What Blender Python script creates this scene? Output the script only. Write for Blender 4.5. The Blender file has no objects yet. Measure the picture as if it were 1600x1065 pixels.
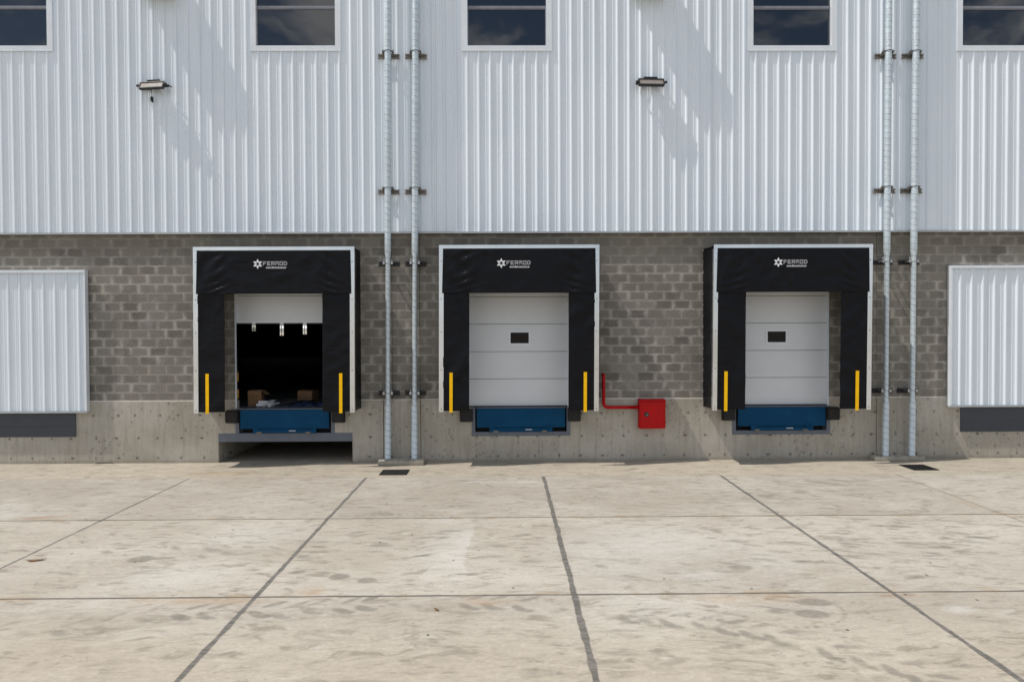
import bpy, math, random
import numpy as np
from mathutils import Matrix, Vector
R = math.radians
random.seed(7); rng = np.random.default_rng(11)
scene = bpy.context.scene
COL = scene.collection

# ------------------------------------------------------------------ node helpers
class Mat:
    def __init__(s, name):
        s.m = bpy.data.materials.new(name); s.m.use_nodes = True
        s.nt = s.m.node_tree; s.nt.nodes.clear()
        s.out = s.nt.nodes.new('ShaderNodeOutputMaterial')
        s.b = s.nt.nodes.new('ShaderNodeBsdfPrincipled')
        s.nt.links.new(s.b.outputs[0], s.out.inputs[0])
    def put(s, sock, v):
        if hasattr(v, 'is_linked') or isinstance(v, bpy.types.NodeSocket): s.nt.links.new(v, sock)
        elif v is not None:
            if isinstance(v, tuple) and len(v) == 3 and sock.type == 'RGBA': v = v + (1,)
            sock.default_value = v
    def n(s, t, o=0, props=None, **ins):
        nd = s.nt.nodes.new('ShaderNode' + t)
        for k, v in (props or {}).items(): setattr(nd, k, v)
        for k, v in ins.items():
            key = int(k[1:]) if k[0] == '_' and k[1:].isdigit() else k.replace('_', ' ')
            s.put(nd.inputs[key], v)
        return nd.outputs[o]
    def math(s, op, a, b=None, c=None, clamp=False):
        nd = s.nt.nodes.new('ShaderNodeMath'); nd.operation = op; nd.use_clamp = clamp
        s.put(nd.inputs[0], a)
        if b is not None: s.put(nd.inputs[1], b)
        if c is not None: s.put(nd.inputs[2], c)
        return nd.outputs[0]
    def mix(s, f, a, b, mode='MIX'):
        nd = s.nt.nodes.new('ShaderNodeMix'); nd.data_type = 'RGBA'; nd.blend_type = mode
        s.put(nd.inputs[0], f); s.put(nd.inputs[6], a); s.put(nd.inputs[7], b)
        return nd.outputs[2]
    def mapr(s, v, a, b, c=0., d=1., smooth=True):
        nd = s.nt.nodes.new('ShaderNodeMapRange'); nd.clamp = True
        if smooth: nd.interpolation_type = 'SMOOTHSTEP'
        s.put(nd.inputs[0], v)
        for i, x in enumerate((a, b, c, d)): s.put(nd.inputs[i+1], x)
        return nd.outputs[0]
    def co(s, sc=(1, 1, 1), loc=(0, 0, 0)):
        g = s.n('NewGeometry')             # world position: everything here stands still
        mp = s.nt.nodes.new('ShaderNodeMapping'); s.nt.links.new(g, mp.inputs[0])
        mp.inputs['Location'].default_value = loc; mp.inputs['Scale'].default_value = sc
        return mp.outputs[0]
    def noise(s, vec, scale, detail=4., rough=.55, dist=0., o=0):
        return s.n('TexNoise', o, Vector=vec, Scale=scale, Detail=detail, Roughness=rough, Distortion=dist)
    def bump(s, h, strength=.3, dist=.01):
        bo = s.n('Bump', 0, None, Strength=strength, Distance=dist, Height=h)
        s.put(s.b.inputs['Normal'], bo)
    def set(s, **k):
        for a, v in k.items():
            s.put(s.b.inputs[{'col': 'Base Color', 'rough': 'Roughness', 'metal': 'Metallic', 'ior': 'IOR', 'spec': 'Specular IOR Level'}[a]], v)
        return s.m

def simple(name, col, rough=.5, metal=0., var=.12, scale=6., ior=None, bump=0., stretch=(1, 1, 1)):
    m = Mat(name); c = m.co(stretch)
    nz = m.noise(c, scale, 5)
    k = m.mapr(nz, .25, .75, 1-var, 1+var)
    cc = m.mix(1., col, m.n('CombineColor', 0, None, Red=k, Green=k, Blue=k), 'MULTIPLY')
    m.set(col=cc, rough=m.mapr(nz, .3, .7, max(0, rough-.06), rough+.06), metal=metal)
    if ior: m.set(ior=ior)
    if bump: m.bump(m.noise(c, scale*6, 4), bump, .004)
    return m.m

MT = {}
MT['alu'] = simple('mill_aluminium', (.70, .72, .75), .22, 1., .10, 1.1)
MT['white_trim'] = simple('white_painted_trim', (.70, .745, .785), .4, 0, .05, 3)
MT['grey_trim'] = simple('grey_flashing', (.42, .44, .45), .5, .2, .08, 3)
MT['frame_grey'] = simple('grey_primer_steel', (.115, .13, .16), .5, .1, .12, 4)
MT['plate_grey'] = simple('dark_grey_plate', (.05, .056, .07), .55, .1, .10, 3)
MT['rubber'] = simple('black_rubber', (.010, .0095, .010), .7, 0, .3, 14, bump=.3)
MT['black_metal'] = simple('black_powder_coat', (.012, .012, .013), .5, 0, .2, 12)
MT['bronze'] = simple('bracket_dull_zinc', (.20, .18, .155), .55, .55, .3, 9)
MT['bronze_light'] = simple('bracket_bright_zinc', (.42, .43, .44), .4, .7, .2, 9)
MT['red'] = simple('red_enamel', (.44, .0008, .003), .42, 0, .10, 5)
MT['red'].node_tree.nodes['Principled BSDF'].inputs['Specular IOR Level'].default_value = .22
MT['yellow'] = simple('yellow_vinyl', (.95, .53, .002), .5, 0, .08, 11)
MT['yellow'].node_tree.nodes['Principled BSDF'].inputs['Specular IOR Level'].default_value = .2
MT['white_ink'] = simple('white_print', (.78, .78, .80), .6, 0, .05, 8)
MT['grey_ink'] = simple('worn_white_print', (.36, .36, .38), .6, 0, .1, 20)
MT['door_white'] = simple('door_panel_paint', (.66, .68, .705), .42, 0, .03, 1.5)
MT['lens'] = simple('floodlight_lens', (.27, .232, .205), .35, 0, .06, 9)
MT['card'] = simple('brown_cardboard', (.20, .108, .052), .85, 0, .14, 7)
MT['white_roll'] = simple('white_plastic', (.78, .78, .78), .5, 0, .1, 12)
MT['dark_bar'] = simple('black_profile', (.02, .02, .022), .45, .2, .3, 10)
MT['blue_cloth'] = simple('navy_sheeting', (.012, .03, .075), .6, 0, .35, 14)
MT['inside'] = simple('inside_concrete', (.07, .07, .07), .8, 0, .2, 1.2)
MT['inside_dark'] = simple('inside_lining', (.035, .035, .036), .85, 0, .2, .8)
MT['olive'] = simple('olive_paint', (.19, .20, .10), .55, 0, .12, 6)
MT['grate'] = simple('blackened_steel', (.010, .010, .011), .55, .3, .3, 10)
MT['leaf'] = simple('dry_brown_leaf', (.16, .085, .035), .8, 0, .3, 30)
MT['track'] = simple('orange_yellow_paint', (.52, .25, .02), .6, 0, .1, 9)

def glass():
    m = Mat('window_glass'); c = m.co()
    m.set(col=(.004, .006, .010), rough=.03, ior=1.8)
    m.bump(m.noise(c, .9, 2), .06, .05)
    return m.m
MT['glass'] = glass()
def darkglass():
    m = Mat('vision_glass'); m.set(col=(.004, .004, .005), rough=.06, ior=1.33); return m.m
MT['vglass'] = darkglass()

def blue():
    m = Mat('blue_leveler_paint'); c = m.co()
    nz = m.noise(c, 3, 6); sc = m.noise(m.co((2, 2, 14)), 3, 5)
    a = m.mix(m.mapr(nz, .35, .7), (.0003, .047, .118), (.0004, .056, .135))
    a = m.mix(m.mapr(sc, .62, .8, 0, .35), a, (.002, .020, .055))
    m.set(col=a, rough=.45, spec=.12); m.bump(nz, .05, .01); return m.m
MT['blue'] = blue()

def fabric():
    m = Mat('black_pvc_fabric'); c = m.co()
    n1 = m.noise(m.co((1, 1, 1)), 5, 5, .6, 1.2); n2 = m.noise(c, 60, 2)
    w = m.noise(m.co((1.0, 1, 1.6)), 2.4, 2, .4, .8)
    dust = m.mapr(n1, .45, .8, 0, .5)
    m.set(col=m.mix(dust, (.0034, .0038, .0060), (.0062, .0066, .0088)), rough=m.mapr(n2, .3, .7, .34, .46), spec=.17)
    h = m.math('ADD', m.math('MULTIPLY', w, 1.0), m.math('MULTIPLY', n2, .03))
    m.bump(h, .7, .03); return m.m
MT['fabric'] = fabric()

def cladding_mat():
    m = Mat('white_ribbed_sheet'); g = m.n('NewGeometry')
    st = m.noise(m.co((3.2, 1, .22)), 1.6, 5, .6); big = m.noise(m.co((.35, 1, .35)), 1., 3)
    k = m.mapr(st, .3, .75, .955, 1.02)
    c = m.mix(m.mapr(big, .35, .65), (.700, .765, .826), (.732, .792, .852))
    sx = m.nt.nodes.new('ShaderNodeSeparateXYZ'); m.nt.links.new(g, sx.inputs[0])
    lap = m.math('ABSOLUTE', m.math('SUBTRACT', m.math('FRACT', m.math('DIVIDE', m.math('ADD', sx.outputs[0], 20.447), 1.024)), .5))
    c = m.mix(m.math('MULTIPLY', m.mapr(lap, .003, .007, .55, 0), m.mapr(m.noise(m.co((.6, 1, .05), (3, 0, 0)), 1.4, 1), .42, .6)), c, (.33, .36, .39))
    c = m.mix(1., c, m.n('CombineColor', 0, None, Red=k, Green=k, Blue=k), 'MULTIPLY')
    m.set(col=c, rough=.36); m.bump(m.noise(m.co((1.2, 1, .5)), 1.2, 2), .035, .02); return m.m
MT['clad'] = cladding_mat()

def galv():
    m = Mat('galvanised_spiral_duct'); tc = m.nt.nodes.new('ShaderNodeTexCoord')
    sp = m.nt.nodes.new('ShaderNodeSeparateXYZ'); m.nt.links.new(tc.outputs['Object'], sp.inputs[0])
    ang = m.math('DIVIDE', m.math('ARCTAN2', sp.outputs[1], sp.outputs[0]), 2*math.pi)
    ph = m.math('FRACT', m.math('ADD', m.math('DIVIDE', sp.outputs[2], .135), ang))
    d = m.math('ABSOLUTE', m.math('SUBTRACT', ph, .5))
    seam = m.mapr(d, .0, .085, 1., 0.)
    nz = m.n('TexNoise', 0, None, Vector=tc.outputs['Object'], Scale=14., Detail=4.)
    big = m.n('TexNoise', 0, None, Vector=tc.outputs['Object'], Scale=1.3, Detail=3.)
    c = m.mix(m.mapr(nz, .35, .65), (.52, .60, .645), (.62, .69, .73))
    c = m.mix(m.mapr(big, .4, .7, 0, .35), c, (.42, .44, .44))
    c = m.mix(m.math('MULTIPLY', seam, .6), c, (.12, .14, .155))
    m.set(col=c, rough=m.mapr(nz, .3, .7, .38, .52), metal=.35); m.bump(seam, .5, .006); return m.m
MT['galv'] = galv()

def block_mat():
    m = Mat('grey_concrete_block'); g = m.n('NewGeometry')
    sp = m.nt.nodes.new('ShaderNodeSeparateXYZ'); m.nt.links.new(g, sp.inputs[0])
    wob = m.noise(m.co(), 3.5, 3, .6, 0, 1)
    x = sp.outputs[0]; z = m.math('SUBTRACT', sp.outputs[2], 1.372)
    v = m.n('CombineXYZ', 0, None, X=x, Y=z, Z=0.)
    w2 = m.n('VectorMath', 0, {'operation': 'MULTIPLY_ADD'}, _0=wob, _1=(.016, .014, 0), _2=v)
    w3 = m.n('VectorMath', 0, {'operation': 'MULTIPLY_ADD'}, _0=m.noise(m.co(), 6, 4, .65, 0, 1), _1=(.085, .06, 0), _2=v)
    w3 = m.n('VectorMath', 0, {'operation': 'ADD'}, _0=w3, _1=(-.042, -.030, 0))
    def brick(vec, ms, sm, c1=(0, 0, 0), c2=(1, 1, 1)):
        nd = m.nt.nodes.new('ShaderNodeTexBrick'); m.nt.links.new(vec, nd.inputs['Vector'])
        nd.offset = .5; nd.inputs['Scale'].default_value = 1.
        nd.inputs['Mortar Size'].default_value = ms; nd.inputs['Mortar Smooth'].default_value = sm
        nd.inputs['Brick Width'].default_value = .396; nd.inputs['Row Height'].default_value = .2005
        nd.inputs['Color1'].default_value = c1+(1,); nd.inputs['Color2'].default_value = c2+(1,)
        nd.inputs['Mortar'].default_value = (.5, .5, .5, 1); nd.inputs['Bias'].default_value = 0.
        return nd
    thin = brick(w2, .0065, .5); w4 = m.n('VectorMath', 0, {'operation': 'MULTIPLY'}, _0=w3, _1=(.45, 1, 1))
    wide = brick(w4, .036, 1.); wide.inputs['Brick Width'].default_value = .396*.45
    big = m.noise(m.co((.5, 1, .55)), 1., 4, .6); med = m.noise(m.co(), 3.2, 5, .65, .6); fine = m.noise(m.co(), 38, 4, .7)
    base = m.mix(thin.outputs[0], (.122, .110, .093), (.230, .211, .181))
    base = m.mix(m.mapr(big, .38, .66), base, (.218, .200, .168))
    base = m.mix(m.mapr(med, .5, .75, 0, .7), base, (.27, .26, .235))
    pat = m.mapr(m.noise(m.co((1.1, 1, 1.5), (5, 0, 2)), 1.3, 4, .6), .36, .66)
    smear = m.math('MULTIPLY', wide.outputs['Fac'], m.mapr(med, .3, .58, .35, 1.))
    smear = m.math('MULTIPLY', smear, m.mapr(pat, 0, 1, .20, .95))
    base = m.mix(smear, base, (.415, .388, .340))
    base = m.mix(m.math('MULTIPLY', thin.outputs['Fac'], m.mapr(m.noise(m.co((.8, 1, .8), (2, 0, 7)), 2.0, 4, .6), .4, .6, .12, .85)), base, (.40, .372, .315))
    # first two courses under the sheeting are browner
    top = m.mapr(sp.outputs[2], 4.45, 4.85, 0, .55)
    base = m.mix(top, base, m.mix(thin.outputs[0], (.10, .085, .062), (.155, .14, .11)))
    base = m.mix(m.mapr(sp.outputs[2], 1.392, 1.400, .9, 0), base, (.74, .70, .62))
    k = m.mapr(fine, .25, .75, .80, 1.16, False)
    base = m.mix(1., base, m.n('CombineColor', 0, None, Red=k, Green=k, Blue=k), 'MULTIPLY')
    m.set(col=base, rough=.9)
    h = m.math('ADD', m.math('MULTIPLY', thin.outputs['Fac'], -.8), m.math('MULTIPLY', fine, .5))
    m.bump(h, .5, .008); return m.m
MT['block'] = block_mat()

def plinth_mat():
    m = Mat('board_marked_concrete'); g = m.n('NewGeometry')
    sp = m.nt.nodes.new('ShaderNodeSeparateXYZ'); m.nt.links.new(g, sp.inputs[0])
    x, z = sp.outputs[0], sp.outputs[2]
    big = m.noise(m.co((.55, 1, .8)), 1.2, 5, .6); st = m.noise(m.co((7, 1, .7)), 1.6, 5, .65); fine = m.noise(m.co(), 26, 5, .7)
    c = m.mix(m.mapr(big, .3, .7), (.352, .322, .264), (.460, .428, .368))
    c = m.mix(m.mapr(st, .42, .72, 0, .45), c, (.235, .213, .172))
    c = m.mix(m.mapr(m.noise(m.co((4, 1, .9), (3, 0, 1)), 1.2, 4), .55, .75, 0, .5), c, (.43, .41, .37))
    # dark damp blotches
    vo = m.n('TexVoronoi', 0, None, Vector=m.co((1, 1, .8)), Scale=8.5, Randomness=1.)
    sp2 = m.mapr(m.math('ADD', vo, m.math('MULTIPLY', m.math('SUBTRACT', m.noise(m.co(), 24, 3), .5), .35)), .06, .34, 1, 0)
    where = m.mapr(m.noise(m.co((.35, 1, 1.), (9, 0, 0)), 1., 3), .38, .52)
    keep = m.mapr(m.noise(m.co(), 5.5, 2), .38, .50)
    c = m.mix(m.math('MULTIPLY', m.math('MULTIPLY', sp2, where), m.math('MULTIPLY', keep, .55)), c, (.115, .102, .078))
    # form tie holes
    jit = m.math('MULTIPLY', m.math('SUBTRACT', m.noise(m.co((1, 1, .5)), 2.3, 1), .5), .34)
    px = m.math('MULTIPLY', m.math('SUBTRACT', m.math('FRACT', m.math('DIVIDE', m.math('ADD', m.math('ADD', x, 9.36), jit), .47)), .5), .47)
    dz = None
    for r in (.115, .555, 1.062):
        a = m.math('ABSOLUTE', m.math('SUBTRACT', z, r)); dz = a if dz is None else m.math('MINIMUM', dz, a)
    dd = m.math('SQRT', m.math('ADD', m.math('MULTIPLY', px, px), m.math('MULTIPLY', dz, dz)))
    dd = m.math('ADD', dd, m.math('MULTIPLY', m.math('SUBTRACT', m.noise(m.co(), 30, 2), .5), .02))
    hole = m.mapr(dd, .009, .025, 1, 0); halo = m.mapr(dd, .02, .06, .28, 0)
    c = m.mix(halo, c, (.16, .145, .12)); c = m.mix(m.math('MULTIPLY', hole, .85), c, (.045, .038, .03))
    # pour / shutter panel seams
    px2 = m.math('ABSOLUTE', m.math('SUBTRACT', m.math('FRACT', m.math('DIVIDE', m.math('ADD', x, 20.3), 1.205)), .5))
    c = m.mix(m.mapr(px2, .003, .009, .45, 0), c, (.42, .40, .36))
    # splash dirt at foot
    c = m.mix(m.mapr(m.math('ADD', z, m.math('MULTIPLY', big, .12)), .05, .17, .5, 0), c, (.21, .178, .130))
    k = m.mapr(fine, .25, .75, .86, 1.12, False)
    c = m.mix(1., c, m.n('CombineColor', 0, None, Red=k, Green=k, Blue=k), 'MULTIPLY')
    m.set(col=c, rough=.85)
    m.bump(m.math('ADD', m.math('MULTIPLY', fine, .4), m.math('MULTIPLY', hole, -2.)), .35, .008); return m.m
MT['plinth'] = plinth_mat()

JX = [(-16.92, .016), (-13.38, .016), (-9.84, .012), (-6.30, .021), (-2.78, .029), (.76, .034), (4.31, .030), (7.85, .013), (11.4, .016)]
JY = [(-1.655, .006), (-4.755, .020), (-8.00, .020), (-11.3, .015), (-14.6, .015)]
def ground_mat():
    m = Mat('yard_concrete'); g = m.n('NewGeometry')
    sp = m.nt.nodes.new('ShaderNodeSeparateXYZ'); m.nt.links.new(g, sp.inputs[0])
    x, y = sp.outputs[0], sp.outputs[1]
    at = m.nt.nodes.new('ShaderNodeVertexColor'); at.layer_name = 'dirt'
    sc = m.nt.nodes.new('ShaderNodeSeparateColor'); m.nt.links.new(at.outputs[0], sc.inputs[0])
    dark, light, rust = sc.outputs
    dn = m.math('MULTIPLY_ADD', m.noise(m.co((1, 1.3, 1)), 7, 5, .62), 1.5, .25)
    dark = m.mapr(m.math('MULTIPLY', dark, dn), .07, .62, 0., .72)
    big = m.noise(m.co((.30, .45, 1)), 1., 5, .6)
    wv = m.n('VectorMath', 0, {'operation': 'MULTIPLY_ADD'}, _0=m.noise(m.co((.5, .6, 1)), 1.1, 3, .5, 0, 1), _1=(1.0, .8, 0), _2=m.n('NewGeometry'))
    def stretched(sx, sy, off, sc_, det, ro, di):
        mp = m.nt.nodes.new('ShaderNodeMapping'); m.nt.links.new(wv, mp.inputs[0]); mp.inputs['Scale'].default_value = (sx, sy, 1); mp.inputs['Location'].default_value = off
        mp.inputs['Rotation'].default_value = (0, 0, R(-9))
        return m.noise(mp.outputs[0], sc_, det, ro, di)
    strk = stretched(1.3, 3.4, (0, 0, 0), 1.2, 6, .64, 1.0)
    strk2 = stretched(2.6, 8.5, (4, 2, 0), 1.0, 5, .62, .8)
    fine = m.noise(m.co(), 22, 6, .7); mid = m.noise(m.co(), 2.2, 6, .65, .5)
    c = m.mix(m.mapr(big, .33, .68), (.334, .300, .248), (.418, .385, .330))
    # wall-side strip and foreground are more sandy
    sand = m.math('MAXIMUM', m.mapr(y, -1.66, -1.64, 0, .75), m.mapr(m.math('ADD', y, m.math('MULTIPLY', big, 1.5)), -7.4, -9.0, 0, .55))
    c = m.mix(sand, c, m.mix(m.mapr(mid, .35, .65), (.400, .345, .262), (.372, .322, .246)))
    # slab by slab tone
    ix = m.math('FLOOR', m.math('DIVIDE', m.math('SUBTRACT', x, .76), 3.54)); iy = m.math('FLOOR', m.math('DIVIDE', m.math('ADD', y, 1.655), 3.15))
    wn = m.n('TexWhiteNoise', 0, {'noise_dimensions': '2D'}, Vector=m.n('CombineXYZ', 0, None, X=ix, Y=iy, Z=0.))
    k = m.math('MULTIPLY', m.mapr(wn, 0, 1, .96, 1.04, False), m.math('ADD', m.mapr(y, -4.76, -4.75, 1.08, .96, False), m.mapr(y, -8.01, -8., -.07, 0., False)))
    c = m.mix(1., c, m.n('CombineColor', 0, None, Red=k, Green=k, Blue=k), 'MULTIPLY')
    c = m.mix(m.math('MULTIPLY', m.mapr(strk, .50, .66, 0, .42), m.mapr(big, .34, .58, .35, 1.)), c, (.250, .220, .172))
    c = m.mix(m.math('MULTIPLY', m.mapr(strk2, .50, .64, 0, .8), m.mapr(mid, .40, .56)), c, (.225, .198, .155))
    c = m.mix(m.mapr(strk, .46, .30, 0, .28), c, (.52, .49, .44))
    c = m.mix(m.math('MULTIPLY', light, .65), c, (.58, .56, .535))
    brk = m.mapr(m.noise(m.co(), 9, 5, .65), .25, .55, .60, 1.)
    c = m.mix(m.math('MULTIPLY', m.math('MULTIPLY', dark, brk), 1.0, None, True), c, (.165, .149, .121))
    c = m.mix(m.math('MULTIPLY', m.math('MULTIPLY', rust, m.mapr(mid, .35, .6, .2, 1.)), .8, None, True), c, (.34, .19, .08))
    # specks
    vo = m.n('TexVoronoi', 0, None, Vector=m.co((1, .8, 1)), Scale=2.3, Randomness=1.)
    c = m.mix(m.mapr(vo, .03, .05, .9, 0), c, (.05, .042, .032))
    vo2 = m.n('TexVoronoi', 0, None, Vector=m.co((1, 1, 1), (3.3, 1.7, 0)), Scale=7.5, Randomness=1.)
    c = m.mix(m.math('MULTIPLY', m.mapr(vo2, .03, .08, .8, 0), m.mapr(big, .42, .58)), c, (.10, .085, .065))
    # joints
    wx = m.math('MULTIPLY', m.math('SUBTRACT', m.noise(m.co((.3, 1.0, 1)), 2.2, 3, .45), .5), .036)
    wy = m.math('MULTIPLY', m.math('SUBTRACT', m.noise(m.co((1.0, .3, 1)), 2.2, 5, .6), .5), .03)
    ew = m.mapr(m.noise(m.co((.5, 1.2, 1), (7, 3, 0)), 3.0, 3, .5), .3, .7, .7, 1.3, False)
    jm = None
    for X, w in JX:
        d = m.math('ABSOLUTE', m.math('ADD', m.math('SUBTRACT', x, X), m.math('MULTIPLY', wx, min(1., w*28))))
        v = m.mapr(m.math('DIVIDE', d, ew), w*.75, w*1.25, 1, 0)
        jm = v if jm is None else m.math('MAXIMUM', jm, v)
    jm = m.math('MULTIPLY', jm, m.mapr(y, -1.70, -1.66, 1, 0))
    jc = m.mix(m.mapr(m.noise(m.co((3, 14, 1)), 1.5, 5), .35, .68), (.078, .073, .066), (.155, .144, .127))
    tan = m.math('LESS_THAN', m.math('ABSOLUTE', m.math('SUBTRACT', x, 7.85)), .3)
    jc = m.mix(tan, jc, (.19, .15, .10))
    edge = None
    ty = None
    for Y, w in JY:
        d = m.math('ABSOLUTE', m.math('ADD', m.math('SUBTRACT', y, Y), m.math('MULTIPLY', wy, min(1., w*40))))
        v = m.math('MULTIPLY', m.mapr(m.math('DIVIDE', d, ew), w*.7, w*1.3, 1, 0), .55 if w < .01 else .9)
        ty = v if ty is None else m.math('MAXIMUM', ty, v)
        if w > .01:
            e = m.mapr(d, w*1.2, w*7, 1, 0); edge = e if edge is None else m.math('MAXIMUM', edge, e)
    c = m.mix(m.math('MULTIPLY', edge, m.mapr(mid, .5, .68, 0, .8)), c, (.34, .255, .16))
    c = m.mix(m.math('MULTIPLY', jm, .92), c, jc)
    c = m.mix(ty, c, (.085, .074, .06))
    k = m.math('MULTIPLY', m.mapr(fine, .25, .75, .87, 1.12, False), m.mapr(m.noise(m.co((1, 2.2, 1), (1, 5, 0)), 6.5, 5, .7), .3, .7, .90, 1.09, False))
    c = m.mix(1., c, m.n('CombineColor', 0, None, Red=k, Green=k, Blue=k), 'MULTIPLY')
    m.set(col=c, rough=.82)
    h = m.math('ADD', m.math('MULTIPLY', fine, .35), m.math('ADD', m.math('MULTIPLY', ty, -1.2), m.math('MULTIPLY', strk, .5)))
    m.bump(h, .3, .01); return m.m
MT['ground'] = ground_mat()

# ------------------------------------------------------------------ mesh helpers
class MB:
    def __init__(s): s.v = []; s.f = []; s.mi = []; s.sm = []
    def add(s, verts, faces, mi=0, smooth=False):
        o = len(s.v); s.v += [tuple(p) for p in verts]
        for f in faces: s.f.append([i+o for i in f]); s.mi.append(mi); s.sm.append(smooth)
        return s
    def box(s, x0, x1, y0, y1, z0, z1, mi=0, bev=0., M=None):
        if bev:
            import bmesh
            bm = bmesh.new(); bmesh.ops.create_cube(bm, size=1.)
            for v in bm.verts: v.co = Vector((x0+(v.co.x+.5)*(x1-x0), y0+(v.co.y+.5)*(y1-y0), z0+(v.co.z+.5)*(z1-z0)))
            bmesh.ops.bevel(bm, geom=bm.edges[:], offset=bev, segments=2, affect='EDGES')
            bm.verts.index_update(); vs = [v.co.copy() for v in bm.verts]; fs = [[v.index for v in f.verts] for f in bm.faces]; bm.free()
        else:
            vs = [(x, y, z) for x in (x0, x1) for y in (y0, y1) for z in (z0, z1)]
            fs = [(0, 1, 3, 2), (4, 6, 7, 5), (0, 4, 5, 1), (2, 3, 7, 6), (0, 2, 6, 4), (1, 5, 7, 3)]
        if M is not None: vs = [M @ Vector(p) for p in vs]
        return s.add(vs, fs, mi)
    def tube(s, pts, r, n=12, mi=0, cap=True):
        pts = [Vector(p) for p in pts]; rs = r if isinstance(r, (list, tuple)) else [r]*len(pts)
        vs = []; fs = []; up = None
        for i, p in enumerate(pts):
            d = (pts[min(i+1, len(pts)-1)] - pts[max(i-1, 0)]).normalized()
            if up is None: up = Vector((0, 0, 1)) if abs(d.z) < .9 else Vector((0, 1, 0))
            a = d.cross(up).normalized(); b = a.cross(d).normalized(); up = b
            vs += [p + (a*math.cos(2*math.pi*k/n) + b*math.sin(2*math.pi*k/n))*rs[i] for k in range(n)]
        for i in range(len(pts)-1):
            fs += [(i*n+k, i*n+(k+1) % n, (i+1)*n+(k+1) % n, (i+1)*n+k) for k in range(n)]
        s.add(vs, fs, mi, True)
        if cap:
            o = len(s.v)-len(vs); s.f.append([o+k for k in range(n)][::-1]); s.mi.append(mi); s.sm.append(False)
            s.f.append([o+(len(pts)-1)*n+k for k in range(n)]); s.mi.append(mi); s.sm.append(False)
        return s
    def lathe(s, prof, n=24, mi=0):                      # (r, z)
        return s.tube([(0, 0, z) for r, z in prof], [r for r, z in prof], n, mi)
    def torus(s, c, R_, r, ax='z', n=24, k=8, mi=0):
        vs = []; fs = []
        for i in range(n):
            a = 2*math.pi*i/n
            for j in range(k):
                b = 2*math.pi*j/k; q = R_+r*math.cos(b); u, v, w = q*math.cos(a), q*math.sin(a), r*math.sin(b)
                vs.append(Vector(c)+Vector({'z': (u, v, w), 'y': (u, w, v), 'x': (w, u, v)}[ax]))
        for i in range(n):
            for j in range(k): fs.append((i*k+j, ((i+1) % n)*k+j, ((i+1) % n)*k+(j+1) % k, i*k+(j+1) % k))
        return s.add(vs, fs, mi, True)
    def build(s, name, mats, parent=None, loc=(0, 0, 0)):
        me = bpy.data.meshes.new(name); me.from_pydata(s.v, [], s.f)
        for m in (mats if isinstance(mats, (list, tuple)) else [mats]): me.materials.append(MT[m] if isinstance(m, str) else m)
        me.polygons.foreach_set('material_index', s.mi); me.polygons.foreach_set('use_smooth', s.sm); me.update()
        import bmesh
        bm = bmesh.new(); bm.from_mesh(me); bmesh.ops.recalc_face_normals(bm, faces=bm.faces[:]); bm.to_mesh(me); bm.free()
        o = bpy.data.objects.new(name, me); COL.objects.link(o); o.location = loc
        if parent: o.parent = parent
        return o

def build_each(mb, name, mats, parent=None, loc=(0, 0, 0)):      # every separate piece an object of its own
    par = list(range(len(mb.v)))
    def find(i):
        while par[i] != i: par[i] = par[par[i]]; i = par[i]
        return i
    for f in mb.f:
        for i in f[1:]: par[find(i)] = find(f[0])
    gr = {}
    for k, f in enumerate(mb.f): gr.setdefault(find(f[0]), []).append(k)
    out = []
    for ks in gr.values():
        b = MB(); mp = {}
        for k in ks:
            for i in mb.f[k]:
                if i not in mp: mp[i] = len(b.v); b.v.append(mb.v[i])
            b.f.append([mp[i] for i in mb.f[k]]); b.mi.append(mb.mi[k]); b.sm.append(mb.sm[k])
        out.append(b.build(name, mats, parent, loc))
    return out
def tag(o, label=None, cat=None, group=None, kind=None):
    if label: o['label'] = label
    if cat: o['category'] = cat
    if group: o['group'] = group
    if kind: o['kind'] = kind
    return o
def empty(name, loc, label, cat, group=None):
    o = bpy.data.objects.new(name, None); COL.objects.link(o); o.location = loc; o.empty_display_size = .2
    return tag(o, label, cat, group)
def copy_tree(o, parent=None):
    c = o.copy(); COL.objects.link(c); c.parent = parent
    for ch in list(o.children): copy_tree(ch, c)
    return c

def wall_holes(mb, x0, x1, z0, z1, y0, y1, holes, mi=0):
    inb = lambda a, lo, hi: lo < a < hi
    xs = sorted({x0, x1, *[min(max(h[i], x0), x1) for h in holes for i in (0, 1)]})
    zs = sorted({z0, z1, *[min(max(h[i], z0), z1) for h in holes for i in (2, 3)]})
    solid = lambda i, j: (0 <= i < len(xs)-1 and 0 <= j < len(zs)-1 and
        not any(inb((xs[i]+xs[i+1])/2, h[0], h[1]) and inb((zs[j]+zs[j+1])/2, h[2], h[3]) for h in holes))
    for i in range(len(xs)-1):
        for j in range(len(zs)-1):
            if not solid(i, j): continue
            a, b, c, d = xs[i], xs[i+1], zs[j], zs[j+1]
            mb.add([(a, y0, c), (b, y0, c), (b, y0, d), (a, y0, d)], [(0, 1, 2, 3)], mi)
            mb.add([(a, y1, c), (b, y1, c), (b, y1, d), (a, y1, d)], [(3, 2, 1, 0)], mi)
            if not solid(i-1, j): mb.add([(a, y0, c), (a, y0, d), (a, y1, d), (a, y1, c)], [(0, 1, 2, 3)], mi)
            if not solid(i+1, j): mb.add([(b, y0, c), (b, y1, c), (b, y1, d), (b, y0, d)], [(0, 1, 2, 3)], mi)
            if not solid(i, j-1): mb.add([(a, y0, c), (a, y1, c), (b, y1, c), (b, y0, c)], [(0, 1, 2, 3)], mi)
            if not solid(i, j+1): mb.add([(a, y0, d), (b, y0, d), (b, y1, d), (a, y1, d)], [(0, 1, 2, 3)], mi)

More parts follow.
